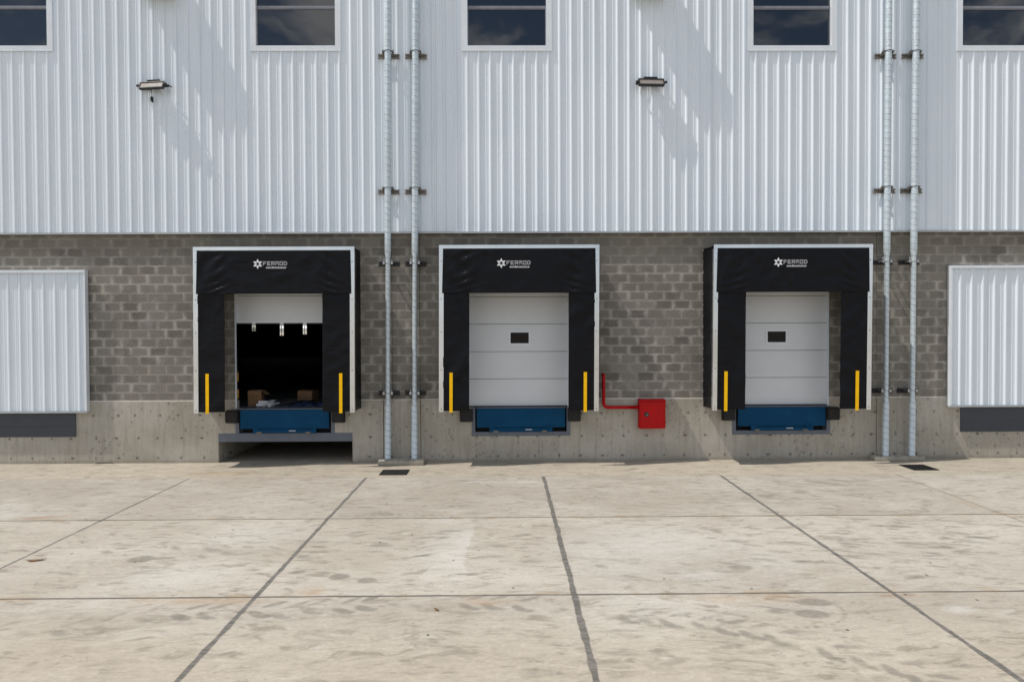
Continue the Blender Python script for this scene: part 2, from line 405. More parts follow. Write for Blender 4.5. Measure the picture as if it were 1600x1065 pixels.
PITCH = .256
PROF = [(-.042, 0), (-.012, .029), (.012, .029), (.030, 0), (.090, 0), (.096, .004), (.106, .004), (.112, 0), (.144, 0), (.150, .004), (.160, .004), (.166, 0)]
def corrugated(mb, x0, x1, z0, z1, ybase, phase, mi=0, h=1.):
    pts = []
    k0 = math.floor((x0-phase)/PITCH)-1; k1 = math.ceil((x1-phase)/PITCH)+1
    raw = [(phase+k*PITCH+px, py*h) for k in range(k0, k1+1) for px, py in PROF]
    def yat(x):
        for (a, ya), (b, yb) in zip(raw, raw[1:]):
            if a <= x <= b: return ya+(yb-ya)*(x-a)/(b-a)
        return 0
    pts = [(x0, yat(x0))]+[p for p in raw if x0 < p[0] < x1]+[(x1, yat(x1))]
    vs = [(x, ybase-y, z0) for x, y in pts]+[(x, ybase-y, z1) for x, y in pts]; n = len(pts)
    mb.add(vs, [(i, i+1, n+i+1, n+i) for i in range(n-1)], mi)

# ------------------------------------------------------------------ camera / light / world
cam = bpy.data.cameras.new('camera'); co = bpy.data.objects.new('camera', cam); COL.objects.link(co); scene.camera = co
cam.sensor_width = 36; cam.lens = 1110/1600*36; cam.clip_end = 4000; cam.clip_start = .05
co.matrix_world = Matrix.Translation((0, -15.85, 2.96)) @ Matrix.Rotation(R(-.57), 4, 'Z') @ Matrix.Rotation(R(89.0), 4, 'X') @ Matrix.Rotation(R(-.24), 4, 'Z')

SUN = Vector((-.54, -.13, 1)).normalized()
sl = bpy.data.lights.new('sun', 'SUN'); sl.energy = 3.75; sl.angle = R(.55); sl.color = (1, .955, .89)
so = bpy.data.objects.new('sun', sl); COL.objects.link(so); so.rotation_euler = SUN.to_track_quat('Z', 'Y').to_euler(); so.location = (-12, -8, 25)
w = bpy.data.worlds.new('World'); scene.world = w; w.use_nodes = True
nt = w.node_tree; nt.nodes.clear()
def wn(t, **k):
    nd = nt.nodes.new('ShaderNode'+t)
    for a, v in k.items(): setattr(nd, a, v)
    return nd
L = nt.links.new
sky = wn('TexSky', sky_type='NISHITA', sun_disc=False, sun_elevation=math.asin(SUN.z), sun_rotation=math.atan2(SUN.x, SUN.y) % (2*math.pi), air_density=1., dust_density=1.2, ozone_density=1.)
tc = wn('TexCoord'); sep = wn('SeparateXYZ'); L(tc.outputs['Generated'], sep.inputs[0])
mz = wn('Math', operation='ADD'); L(sep.outputs[2], mz.inputs[0]); mz.inputs[1].default_value = .18
mx = wn('Math', operation='MAXIMUM'); L(mz.outputs[0], mx.inputs[0]); mx.inputs[1].default_value = .05
dv = wn('VectorMath', operation='DIVIDE'); L(tc.outputs['Generated'], dv.inputs[0]); L(mx.outputs[0], dv.inputs[1])
nz = wn('TexNoise'); mpw = wn('Mapping'); mpw.inputs['Location'].default_value = (14*1.37, 14*2.11, 14*.73); L(dv.outputs[0], mpw.inputs[0]); L(mpw.outputs[0], nz.inputs['Vector']); nz.inputs['Scale'].default_value = 2.3; nz.inputs['Detail'].default_value = 9; nz.inputs['Roughness'].default_value = .64; nz.inputs['Distortion'].default_value = .35
mr = wn('MapRange', interpolation_type='SMOOTHSTEP'); L(nz.outputs[0], mr.inputs[0]); mr.inputs[1].default_value = .45; mr.inputs[2].default_value = .60
mc = wn('Mix', data_type='RGBA'); L(mr.outputs[0], mc.inputs[0]); L(sky.outputs[0], mc.inputs[6]); mc.inputs[7].default_value = (10.2, 10.2, 10.2, 1)
bg = wn('Background'); L(mc.outputs[2], bg.inputs[0]); bg.inputs[1].default_value = .112
ow = wn('OutputWorld'); L(bg.outputs[0], ow.inputs[0])
vs = scene.view_settings; scene.display_settings.display_device = 'sRGB'
vs.view_transform = 'Standard'; vs.look = 'None'; vs.exposure = 0.; vs.gamma = 1.; vs.use_curve_mapping = False

# ------------------------------------------------------------------ ground
def ground():
    xs = np.concatenate([[-900, -400, -150, -60, -30, -20], np.arange(-13, 13.001, .028), [20, 30, 60, 150, 400, 900]])
    ys = np.concatenate([[-900, -400, -150, -60, -30, -18], np.arange(-11.6, .301, .028), [.6, 3, 10, 31, 60, 150, 400, 900]])
    nx, ny = len(xs), len(ys); X, Y = np.meshgrid(xs, ys); X = X.astype(np.float32); Y = Y.astype(np.float32)
    D = np.zeros_like(X); Lt = np.zeros_like(X); Ru = np.zeros_like(X)
    def blob(A, cx, cy, rx, ry, ang=0., amp=1., soft=1.9):
        r = 2.2*max(rx, ry)
        i0, i1 = np.searchsorted(xs, (cx-r, cx+r)); j0, j1 = np.searchsorted(ys, (cy-r, cy+r))
        if i1 <= i0 or j1 <= j0: return
        x = X[j0:j1, i0:i1]-cx; y = Y[j0:j1, i0:i1]-cy; c, s = math.cos(ang), math.sin(ang)
        u = (x*c+y*s)/rx; v = (-x*s+y*c)/ry
        d = np.clip(soft*(1.-np.sqrt(u*u+v*v))+.1, 0, 1)
        A[j0:j1, i0:i1] = np.maximum(A[j0:j1, i0:i1], amp*d)
    def lug_track(pts, step, amp, size=.17, lat=.17, both=True):
        amp *= 1.12
        P = [Vector((a, b)) for a, b in pts]; acc = 0.
        for a, b in zip(P, P[1:]):
            d = (b-a); Ln = d.length; d.normalize(); nrm = Vector((-d.y, d.x)); th = math.atan2(d.y, d.x)
            while acc < Ln:
                p = a+d*acc; k = amp*random.choice((.5, .75, .85, 1., 1.))*random.uniform(.8, 1.); p = p+nrm*random.uniform(-.05, .05)+d*random.uniform(-.04, .04)
                q = p-nrm*lat*.6; blob(D, q.x, q.y, size*random.uniform(.8, 1.1), size*.45, th-.75, k)
                blob(D, q.x+d.x*.09, q.y+d.y*.09-.05, size*.6, size*.35, th-.1, k*.9)
                if both:
                    q = p+nrm*lat+d*.10; blob(D, q.x, q.y, size*1.15, size*.34, th+.65, k*.85)
                acc += step*random.uniform(.9, 1.1)
            acc -= Ln
    # tractor tyre lugs crossing the near slabs
    lug_track([(-3.35, -8.42), (-2.3, -8.38), (-1.2, -8.16), (.35, -8.28)], .27, .62)
    lug_track([(-5.4, -8.95), (-4.3, -8.75), (-3.5, -8.45)], .34, .40)
    lug_track([(1.0, -8.46), (1.75, -8.72), (2.43, -9.0), (2.9, -9.34), (3.4, -9.8), (3.8, -10.3)], .25, .54)
    lug_track([(1.3, -9.6), (2.1, -9.55), (2.9, -9.75)], .33, .26, .22)
    lug_track([(-2.0, -8.9), (-1.0, -9.0), (.1, -9.35)], .28, .25, .16)
    for (x0, y0, x1, y1, a) in ((-2.1, -4.55, -.9, -4.62, .5), (-1.5, -4.05, -.6, -3.95, .5), (1.2, -3.4, 2.5, -3.2, .35), (5.2, -4.6, 6.9, -4.5, .5), (-4.6, -3.6, -3.2, -3.65, .3), (3.2, -7.1, 4.4, -6.9, .3)):
        n = int(abs(x1-x0)/.13)
        for k in range(n):
            t = k/n; blob(D, x0+(x1-x0)*t, y0+(y1-y0)*t+random.uniform(-.05, .05), .07, .11, random.uniform(.2, .8), a*random.uniform(.4, 1))
    # bands of arcing tyre scuffs: many thin curved strokes
    def strokes(cx, cy, n, w, hgt, ang, ln, amp):
        for _ in range(n):
            x = cx+random.gauss(0, w); y = cy+random.gauss(0, hgt); a = ang+random.uniform(-.35, .35)
            blob(D, x, y, ln*random.uniform(.5, 1.2), .045+.05*random.random(), a, amp*random.uniform(.45, 1.25), 1.6)
    strokes(-1.6, -6.0, 46, 1.0, .55, .12, .26, .42); strokes(-4.2, -6.25, 46, .5, .35, -.5, .22, .34)
    strokes(5.3, -6.3, 84, 1.1, .6, -.22, .28, .42); strokes(4.6, -3.2, 34, .9, .5, -.35, .25, .40)
    strokes(6.0, -2.6, 34, .8, .35, -.4, .3, .42); strokes(2.4, -7.3, 36, .8, .4, -.3, .22, .34)
    strokes(1.9, -9.6, 50, .9, .5, .15, .3, .30); strokes(-3.0, -9.4, 50, 1.6, .6, .1, .28, .26); strokes(-5.2, -9.6, 30, .9, .6, .3, .25, .26)
    strokes(.3, -3.3, 26, 1.6, .5, .05, .25, .30); strokes(-7.5, -3.2, 22, 1.6, .6, .05, .3, .24); strokes(9, -4, 24, 1.2, .8, -.2, .3, .3)
    for (x, y, rx, ry, a, k) in ((-4.72, -6.66, .20, .17, .2, .8), (-4.48, -6.63, .24, .06, .1, .7), (-2.0, -7.38, .15, .12, .2, .85), (-1.64, -7.5, .14, .12, .2, .7), (-1.75, -6.15, .2, .07, .1, .5),
                                 (-2.55, -7.2, .14, .08, .3, .55), (-2.35, -4.05, .2, .07, 0, .5), (3.32, -8.27, .26, .13, -.1, .7), (3.16, -8.58, .22, .13, -.1, .8), (2.85, -8.5, .18, .09, .1, .5), (2.9, -7.15, .2, .12, -.1, .55),
                                 (1.0, -6.1, .2, .07, -.1, .35), (7.1, -6.5, .25, .12, -.2, .45), (4.5, -10.1, .35, .18, -.3, .35), (-.85, -2.05, .22, .10, 0, .4)):
        blob(D, x, y, rx, ry, a, k)
    # a steering scrub circle and thin twin arcs
    def arc(cx, cy, r, a0, a1, wd, amp, dash=0):
        n = int(r*abs(a1-a0)/.05)
        for k in range(n):
            if dash and (k//dash) % 2: continue
            a = a0+(a1-a0)*k/n; blob(D, cx+r*math.cos(a), cy+.8*r*math.sin(a), .05, wd, a+1.57, amp)
    arc(2.95, -8.45, .58, -2.6, .4, .04, .40, 1); arc(-.45, -8.95, .55, 1.9, 4.6, .02, .38, 1)
    for r in (2.1, 2.2, 2.32): arc(1.0, -8.0, r, -2.5, -1.75, .018, .30)
    arc(.0, -7.9, .9, 2.0, 2.9, .02, .35, 1)
    # pale washed patches
    sel = (X > -1.30) & (X < -.42) & (Y > -7.55) & (Y < -5.15); t = np.clip((X+1.30)/.7, 0, 1)*np.clip((-5.1-Y)/.6, 0, 1)*np.clip((Y+7.55)/.5, .25, 1)
    edge = -.50+.025*np.sin(Y*3.1)+.012*np.sin(Y*11)
    Lt = np.where(sel & (X < edge), np.maximum(Lt, .50*t), Lt)
    for (x, y, rx, ry, k) in ((1.9, -6.3, 1.5, 1.1, .6), (1.4, -7.2, .8, .4, .55), (-4.0, -7.3, .8, .5, .5), (-3.6, -5.6, .9, .7, .35), (3.3, -7.0, .5, .5, .5), (2.3, -7.4, .5, .25, .6), (-8.2, -4.4, .8, .3, .5), (4.75, -8.5, .22, .12, .9), (5.2, -9.0, .2, .08, .7), (-.9, -4.9, .8, .3, .4), (1.8, -8.2, .8, .1, .5)):
        blob(Lt, x, y, rx, ry, 0, k, .8)
    blob(Lt, -.1, -2.18, .95, .035, 0, .9, 3)
    # rust / clay
    for (x, y, rx, ry, a, k) in ((-7.3, -4.55, .5, .10, .2, .8), (-3.3, -8.1, .9, .13, 0, .8), (-2.2, -7.85, .18, .22, .3, .75), (7.75, -4.0, .12, .35, .2, .7), (-5.9, -1.2, .8, .3, 0, .45), (2.6, -8.15, .9, .15, 0, .45), (-.3, -8.2, .5, .12, 0, .5), (4.4, -8.1, .5, .1, 0, .4)):
        blob(Ru, x, y, rx, ry, a, k, .9)
    cols = np.stack([D, Lt, Ru, np.ones_like(D)], -1).reshape(-1, 4).astype(np.float32)
    vco = np.stack([X, Y, np.zeros_like(X)], -1).reshape(-1, 3)
    idx = np.arange(nx*ny).reshape(ny, nx)
    q = np.stack([idx[:-1, :-1], idx[:-1, 1:], idx[1:, 1:], idx[1:, :-1]], -1).reshape(-1, 4)
    me = bpy.data.meshes.new('ground'); me.vertices.add(len(vco)); me.vertices.foreach_set('co', vco.ravel())
    me.loops.add(q.size); me.loops.foreach_set('vertex_index', q.ravel().astype(np.int32)); me.polygons.add(len(q))
    me.polygons.foreach_set('loop_start', np.arange(0, q.size, 4, dtype=np.int32)); me.update(calc_edges=True)
    a = me.color_attributes.new('dirt', 'FLOAT_COLOR', 'POINT'); a.data.foreach_set('color', cols.ravel())
    me.materials.append(MT['ground'])
    o = bpy.data.objects.new('ground', me); COL.objects.link(o); tag(o, 'pale stained concrete yard with dark slab joints and tyre marks', 'ground', None, 'structure')
ground()

# ------------------------------------------------------------------ the warehouse
DOCKS = [-4.905, .350, 6.190]           # centre lines of the three docks
BLD = empty('warehouse', (0, 0, 0), 'white ribbed metal warehouse on grey block wall and concrete base with loading docks', 'building')
DOORX = [-4.905, .290, 6.165]         # centre lines of the door openings
HW, SILL, HEADZ = 1.105, 1.20, 3.80
XL, XR = -24., 24.
def build_shell():
    DW = [HW, 1.135, HW]; doors = [(c-h, c+h, SILL, HEADZ) for c, h in zip(DOORX, DW)]
    pits = [(c-1.035, c+1.035, .62, SILL) for c in DOCKS]
    void = [(-6.392, -3.412, 0, .655)]
    slot = [(-9.10, -8.72, 0, .022)]
    segs = [(XL, -2.722), (-2.708, -1.896), (-1.882, 8.333), (8.347, 9.18), (9.194, XR)]
    mb = MB()
    for a, b in segs:                    # movement joints are real gaps
        hs = [h for h in pits+void+slot+[(d[0], d[1], SILL, 2.) for d in doors] if h[1] > a and h[0] < b]
        wall_holes(mb, a, b, 0., 1.372, 0., .25, hs)
    mb.build('concrete_base', 'plinth', BLD)
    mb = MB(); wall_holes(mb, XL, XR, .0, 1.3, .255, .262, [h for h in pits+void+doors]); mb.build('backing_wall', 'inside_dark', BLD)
    mb = MB()
    for a, b in [(XL, -2.518), (-2.510, -1.902), (-1.894, 8.330), (8.338, XR)]:
        wall_holes(mb, a, b, 1.3725, 5.2, .018, .105, [(d[0], d[1], 1.3, HEADZ) for d in doors if d[1] > a and d[0] < b])
    mb.build('block_wall', 'block', BLD)
    # sheeting with the windows left out
    WIN = [(-10.885), (-4.580), (.072), (6.400), (11.065)]
    mb = MB(); ph = -5.413
    cuts = [(c-.93, c+.93) for c in WIN]; zb, zt, top = 9.14, 11.30, 12.4
    x = XL
    for a, b in cuts:
        corrugated(mb, x, a, 5.105, top, -.03, ph); corrugated(mb, a, b, 5.105, zb, -.03, ph); corrugated(mb, a, b, zt, top, -.03, ph); x = b
    corrugated(mb, x, XR, 5.105, top, -.03, ph)
    mb.build('cladding', 'clad', BLD)
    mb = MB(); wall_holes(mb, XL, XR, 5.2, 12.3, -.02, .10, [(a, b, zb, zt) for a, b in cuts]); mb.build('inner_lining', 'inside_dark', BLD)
    mb = MB(); mb.box(XL, XR, -.066, .015, 5.082, 5.100); mb.box(XL, XR, -.070, -.066, 5.072, 5.112); mb.build('base_flashing', 'grey_trim', BLD)
    mb = MB(); mb.box(XL-.1, XR+.1, -.12, .3, 12.32, 12.6, bev=.01); mb.build('parapet_cap', 'white_trim', BLD)
    for c in WIN:
        f = MB(); o, i = .992, .870; z0, z1, g0, g1 = 9.085, 11.36, 9.20, 11.24
        y0, y1 = -.062, .06
        f.box(c-o, c+o, y0, y1, z0, g0); f.box(c-o, c+o, y0, y1, g1, z1)
        f.box(c-o, c-i, y0, y1, g0, g1); f.box(c+i, c+o, y0, y1, g0, g1)
        f.box(c-o-.006, c+o+.006, y0-.004, y0, z0-.006, z0+.012)
        fo = f.build('window', 'white_trim', BLD)
        p = MB(); p.box(c-i, c+i, .03, .04, g0, g1); p.build('pane', 'glass', fo)
        q = MB(); q.box(c-i, c+i, .005, .028, 10.045, 10.095); q.box(c-i, c+i, .012, .028, 10.02, 10.045); q.box(c-i, c-i+.018, .008, .029, g0, 10.02); q.box(c+i-.018, c+i, .008, .029, g0, 10.02)
        q.build('mullion', simple('mullion_grey', (.20, .21, .24), .5), fo)
    # sectional doors
    for k, c in enumerate(DOORX):
        zs = [1.222, 1.832, 2.443, 3.060, 3.670, 4.2]
        dz = 0 if k else 3.100-1.222
        seal = MB(); seal.box(c-1.19, c+1.19, .112, .15, 1.200+dz, 1.222+dz); d = seal.build('sectional_door', 'rubber', BLD)
        for a, b in zip(zs, zs[1:]):
            s_ = MB(); s_.box(c-1.19, c+1.19, .11, .15, a+.005+dz, b-.004+dz, bev=.004)
            for t in range(1, 8): pass
            s_.build('panel_section', 'door_white', d)
        if k:
            wx = {1: .330, 2: 6.125}[k]; wz = 2.75
            f = MB(); o, i, oh, ih = .245, .205, .165, .122
            f.box(wx-o, wx+o, .096, .112, wz-oh, wz-ih); f.box(wx-o, wx+o, .096, .112, wz+ih, wz+oh); f.box(wx-o, wx-i, .096, .112, wz-ih, wz+ih); f.box(wx+i, wx+o, .096, .112, wz-ih, wz+ih)
            f.build('vision_frame', 'white_trim', d)
            p = MB(); p.box(wx-i, wx+i, .102, .1095, wz-ih, wz+ih); p.build('vision_pane', 'vglass', d)
        else:
            tr = MB()
            for z in (1.42, 1.80): tr.box(c-1.135, c-1.092, .16, .19, z, z+.20)
            build_each(tr, 'reflector_strip', 'track', d)
        for sx in (-1, 1):
            gd = MB(); xa = c+sx*DW[k]
            gd.box(min(xa, xa-sx*.028), max(xa, xa-sx*.028), .012, .020, SILL+.005, HEADZ); gd.box(min(xa, xa-sx*.006), max(xa, xa-sx*.006), .0205, .105, SILL+.005, HEADZ)
            gd.build('door_guide', 'white_trim', BLD)
    # inside
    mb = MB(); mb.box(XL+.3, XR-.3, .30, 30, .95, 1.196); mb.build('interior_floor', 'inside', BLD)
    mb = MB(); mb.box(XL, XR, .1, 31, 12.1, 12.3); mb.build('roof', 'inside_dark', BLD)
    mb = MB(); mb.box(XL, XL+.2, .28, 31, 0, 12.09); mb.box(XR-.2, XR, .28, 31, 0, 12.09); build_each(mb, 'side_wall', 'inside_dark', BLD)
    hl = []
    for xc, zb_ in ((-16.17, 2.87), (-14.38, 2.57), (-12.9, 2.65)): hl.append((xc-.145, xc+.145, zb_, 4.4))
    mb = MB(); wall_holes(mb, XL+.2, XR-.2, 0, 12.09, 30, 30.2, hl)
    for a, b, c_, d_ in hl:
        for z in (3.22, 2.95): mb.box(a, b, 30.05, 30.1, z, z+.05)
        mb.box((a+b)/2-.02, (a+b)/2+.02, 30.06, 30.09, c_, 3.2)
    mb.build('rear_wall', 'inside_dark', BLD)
    # void under the open dock
    mb = MB(); mb.box(-6.60, -6.392, .263, 3.2, 0, .94); mb.box(-3.412, -3.2, .263, 3.2, 0, .94); mb.box(-6.392, -3.412, 3.0, 3.2, 0, .94); build_each(mb, 'pit_wall', 'plinth', BLD)
    mb = MB(); mb.box(-6.392, -3.412, -.006, .16, .463, .655, bev=.006); mb.build('lintel_beam', 'frame_grey', BLD)
    mb = MB(); mb.box(-6.38, -3.42, .17, 2.9, .50, .62); mb.build('pit_ceiling', 'inside_dark', BLD)
build_shell()

# ------------------------------------------------------------------ dock shelters
def fold(x, z, seed, seams, amp):
    r = np.random.default_rng(seed); d = np.zeros_like(x)
    for _ in range(10):
        a = r.uniform(.35, 1.2)*r.choice([-1, 1]); k = r.uniform(6, 20); p = r.uniform(0, 6.28)
        cx, cz = r.uniform(x.min(), x.max()), r.uniform(z.min(), z.max())
        m = np.exp(-((x-cx)**2+(z-cz)**2)/(2*r.uniform(.12, .30)**2))
        d += m*np.sin(k*(x*math.cos(a)+z*math.sin(a))+p+1.5*np.sin(3*x+p))*r.uniform(.4, 1.)
    for s in seams:                                           # gathers along vertical stitching
        m = np.exp(-np.abs(x-s)/.13); p = r.uniform(0, 6.28)
        d += m*1.0*np.sin(34*z+p+3*np.sin(5*z)+(x-s)*r.uniform(10, 18)*np.sign(s))*.8
        d -= 1.4*np.exp(-((x-s)/.008)**2)
    return amp*d
def cloth(name, x0, x1, z0, z1, nx, nz, yf, parent, thick=.006, shape=None):
    u = np.linspace(x0, x1, nx); v = np.linspace(z0, z1, nz); X, Z = np.meshgrid(u, v); Y = yf(X, Z)
    XX = X if shape is None else shape(X, Z)
    vs = np.stack([XX, Y, Z], -1).reshape(-1, 3).tolist()
    b = MB(); b.add(vs, [(j*nx+i, j*nx+i+1, (j+1)*nx+i+1, (j+1)*nx+i) for j in range(nz-1) for i in range(nx-1)], 0, True)
    o = b.build(name, 'fabric', parent); m = o.modifiers.new('thickness', 'SOLIDIFY'); m.thickness = thick; m.offset = 0
    return o
def lettering(mb, word, x0, z0, w, h, gap, y):
    G = {'F': [(0, 0, .24, 1), (.24, .78, 1, 1), (.24, .38, .8, .6)], 'E': [(0, 0, .24, 1), (.24, .78, 1, 1), (.24, .4, .85, .6), (.24, 0, 1, .22)],
         'R': [(0, 0, .24, 1), (.24, .78, 1, 1), (.24, .36, 1, .56), (.76, .56, 1, .78), (.66, 0, .92, .36)],
         'M': [(0, 0, .2, 1), (.8, 0, 1, 1), (.2, .78, .8, 1), (.41, .25, .59, .78)],
         'O': [(0, 0, .24, 1), (.76, 0, 1, 1), (.24, .78, .76, 1), (.24, 0, .76, .22)], 'D': [(0, 0, .24, 1), (.76, .14, 1, .86), (.24, .78, .76, 1), (.24, 0, .76, .22)]}
    for i, ch in enumerate(word):
        xo = x0+i*(w+gap)
        for a, b, c, d in G[ch]: mb.add([(xo+a*w, y, z0+b*h), (xo+c*w, y, z0+b*h), (xo+c*w, y, z0+d*h), (xo+a*w, y, z0+d*h)], [(0, 1, 2, 3)])
def text_mesh(body, size, name, mat, parent, loc, sx=1.):
    cu = bpy.data.curves.new(name, 'FONT'); cu.body = body; cu.size = size; cu.extrude = 0; cu.offset = .0012
    t = bpy.data.objects.new(name, cu); COL.objects.link(t); bpy.context.view_layer.update()
    me = bpy.data.meshes.new_from_object(t.evaluated_get(bpy.context.evaluated_depsgraph_get())); bpy.data.objects.remove(t)
    me.transform(Matrix.Rotation(R(90), 4, 'X') @ Matrix.Diagonal((sx, 1, 1, 1))); me.materials.clear(); me.materials.append(MT[mat]); me.name = name
    xs = [v.co.x for v in me.vertices]
    o = bpy.data.objects.new(name, me); COL.objects.link(o); o.parent = parent; o.location = loc
    return o, max(xs)-min(xs)

def shelter(cx, label, seed, ly, ry, logo, lean, ztop, finL, finR):
    zb = 1.193; H = ztop-zb; W = 1.703; P = .72
    t = empty('dock_shelter', (cx, 0, zb), label, 'dock shelter', 'black dock shelters around the loading doors')
    sk = lambda z: lean*(z/H)                                   # frames stand a touch out of plumb
    # aluminium angle frame
    def rail(sx):
        b = MB()
        for (a, c, y0, y1) in ((W-.098, W, -P-.020, -P-.014), (W-.006, W, -P-.014, -P+.07)):
            xs_ = sorted((sx*a, sx*c)); n = 5
            b.add([(x+sk(z), y, z) for z in (0.0, H-.09) for y in (y0, y1) for x in xs_],
                  [(0, 1, 3, 2), (4, 6, 7, 5), (0, 4, 5, 1), (2, 3, 7, 6), (0, 2, 6, 4), (1, 5, 7, 3)])
        xs_ = sorted((sx*(W-.075), sx*(W-.02)))
        r = b.build('side_rail', 'alu', t)
        k = MB()
        for z in (.06, .9, 1.7, 2.4, 3.2): k.tube([(sx*(W-.05)+sk(z), -P-.028, z), (sx*(W-.05)+sk(z), -P-.02, z)], .012, 8)
        build_each(k, 'rivet', 'bronze', r)
    rail(-1); rail(1)
    b = MB(); b.box(-W+sk(H), W+sk(H), -P-.024, -P-.016, H-.088, H); b.box(-W+sk(H), W+sk(H), -P-.016, -P+.08, H-.008, H); b.build('top_rail', 'alu', t)
    # head curtain
    hz0, hz1 = 3.715-zb, H-.075; xm = W-.085
    lx = logo+.36
    def hy(X, Z):
        d = fold(X, Z, seed, (-1.15, 1.15), .021)
        keep = 1-np.exp(-(((X-lx+.0)/.46)**4+((Z-(4.345-zb))/.17)**4))
        sag = .010*np.sin((X/xm)*math.pi*1.5+seed)*(1-(Z-hz0)/(hz1-hz0))
        damp = np.clip((hz1-Z)/.16, .0, 1.)*np.clip((xm-np.abs(X))/.10, .1, 1.)
        return -P-.032-np.clip(d*keep*damp, -.022, .034)-np.abs(sag)*damp
    hd = cloth('head_curtain', -xm, xm, hz0, hz1, 150, 60, hy, t, shape=lambda X, Z: X*(1+.012*(1-(Z-hz0)/(hz1-hz0)))+sk(Z))
    yl = -P-.0475
    lz = 4.345-zb; mb = MB()
    sxp = logo+.095
    for k in range(6):                                          # six pointed emblem
        a0 = math.pi/2+k*math.pi/3
        pt = lambda r, a: (sxp+r*math.cos(a), yl, lz+r*math.sin(a))
        mb.add([pt(.030, a0), pt(.058, a0+.50), pt(.108, a0), pt(.058, a0-.50)], [(0, 1, 2, 3)])
        mb.add([pt(.028, a0+.15), pt(.028, a0+.9), pt(.05, a0+.52)], [(0, 1, 2)])
    mb.build('emblem', 'white_ink', hd)
    mb = MB(); lettering(mb, 'FERMOD', logo+.205, 4.312-zb, .071, .086, .0165, yl); mb.build('lettering', 'grey_ink', hd)
    o, wd = text_mesh('www.fermod.com.ar', .062, 'web_address', 'white_ink', hd, (0, 0, 0)); o.scale.x = .43/wd; o.location = (logo+.27, yl, 4.250-zb)
    # side flaps
    for sx, inner in ((-1, finL), (1, finR)):
        xo = sx*(W-.088); xi = inner
        a, c = sorted((xo, xi))
        def fy(X, Z, sx=sx):
            d = fold(X, Z, seed*7+sx+3, (), .020)+.004*np.sin(4.5*(X*sx+Z)+seed)+.0025*np.sin(9*(X*sx*1.2-Z)+sx)
            z2 = np.abs(((Z-.45) % .60)-.30); seam = .007*np.exp(-(z2/.012)**2)
            return -P-.006-np.clip(d, -.012, .020)*.8-seam*.6+.0
        f = cloth('side_flap', a, c, 0.02, 2.62, 34, 180, fy, t, shape=lambda X, Z: X+sk(Z))
        ys = ly if sx < 0 else ry
        s_ = MB(); s_.add([(ys-.034+sk(z), -P-.030, z) for z in (-.012, .835)]+[(ys+.034+sk(z), -P-.030, z) for z in (.835, -.012)], [(0, 1, 2, 3)])
        s_.add([(ys-.034+sk(z), -P-.020, z) for z in (-.012, .835)]+[(ys+.034+sk(z), -P-.020, z) for z in (.835, -.012)], [(3, 2, 1, 0)])
        v0 = len(s_.v)-8
        for i in range(4): j = (i+1) % 4; s_.f.append([v0+i, v0+j, v0+4+j, v0+4+i]); s_.mi.append(0); s_.sm.append(False)
        s_.build('guide_stripe', 'yellow', f)
        # outer cover from frame back to the wall
        n1, n2 = 14, 80; vv = []; rr = np.random.default_rng(seed+sx+9)
        ph = rr.uniform(0, 6)
        for j in range(n2):
            z = .01+(H-.02)*j/(n2-1)
            for i in range(n1):
                u = i/(n1-1); y = -P+.01+(P-.0)*u
                vv.append((sx*(W-.010-.030*math.sin(math.pi*u)*(1+.5*math.sin(3*z+ph)))+sk(z)*(1-u)*1., y, z))
        b = MB(); b.add(vv, [(j*n1+i, j*n1+i+1, (j+1)*n1+i+1, (j+1)*n1+i) for j in range(n2-1) for i in range(n1-1)], 0, True)
        sc = b.build('side_cover', 'fabric', t); md = sc.modifiers.new('thickness', 'SOLIDIFY'); md.thickness = .006; md.offset = 0
        k = MB()
        for j in range(15):
            z = .1+j*(H-.15)/14; k.tube([(sx*(W-.004), -.035, z), (sx*(W+.012), -.035, z)], .010, 8)
        build_each(k, 'fixing_screw', 'bronze_light', sc)
    b = MB(); n1 = 30; vv = []
    for i in range(n1):
        x = -W+.01+(2*W-.02)*i/(n1-1)
        for j in range(6):
            u = j/5; vv.append((x+sk(H)*(1-u), -P+.01+P*u, H-.012-.02*math.sin(math.pi*u)))
    b.add(vv, [(i*6+j, (i+1)*6+j, (i+1)*6+j+1, i*6+j+1) for i in range(n1-1) for j in range(5)], 0, True)
    rc = b.build('roof_cover', 'fabric', t); md = rc.modifiers.new('thickness', 'SOLIDIFY'); md.thickness = .006; md.offset = 0
    return t
shelter(-4.905, 'black fabric dock shelter framing the open door that is rolled half up', 21, -1.415, 1.41, -.405, .022, 4.710, -1.05, 1.02)
shelter(.290, 'black fabric dock shelter in the middle, beside the red fire cabinet pipe', 35, -1.445, 1.415, -.455, .024, 4.735, -1.058, 1.058)
shelter(6.130, 'black fabric dock shelter standing next to the pair of downpipes nearest the right cover', 52, -1.42, 1.40, -.400, .028, 4.728, -1.00, 1.035)

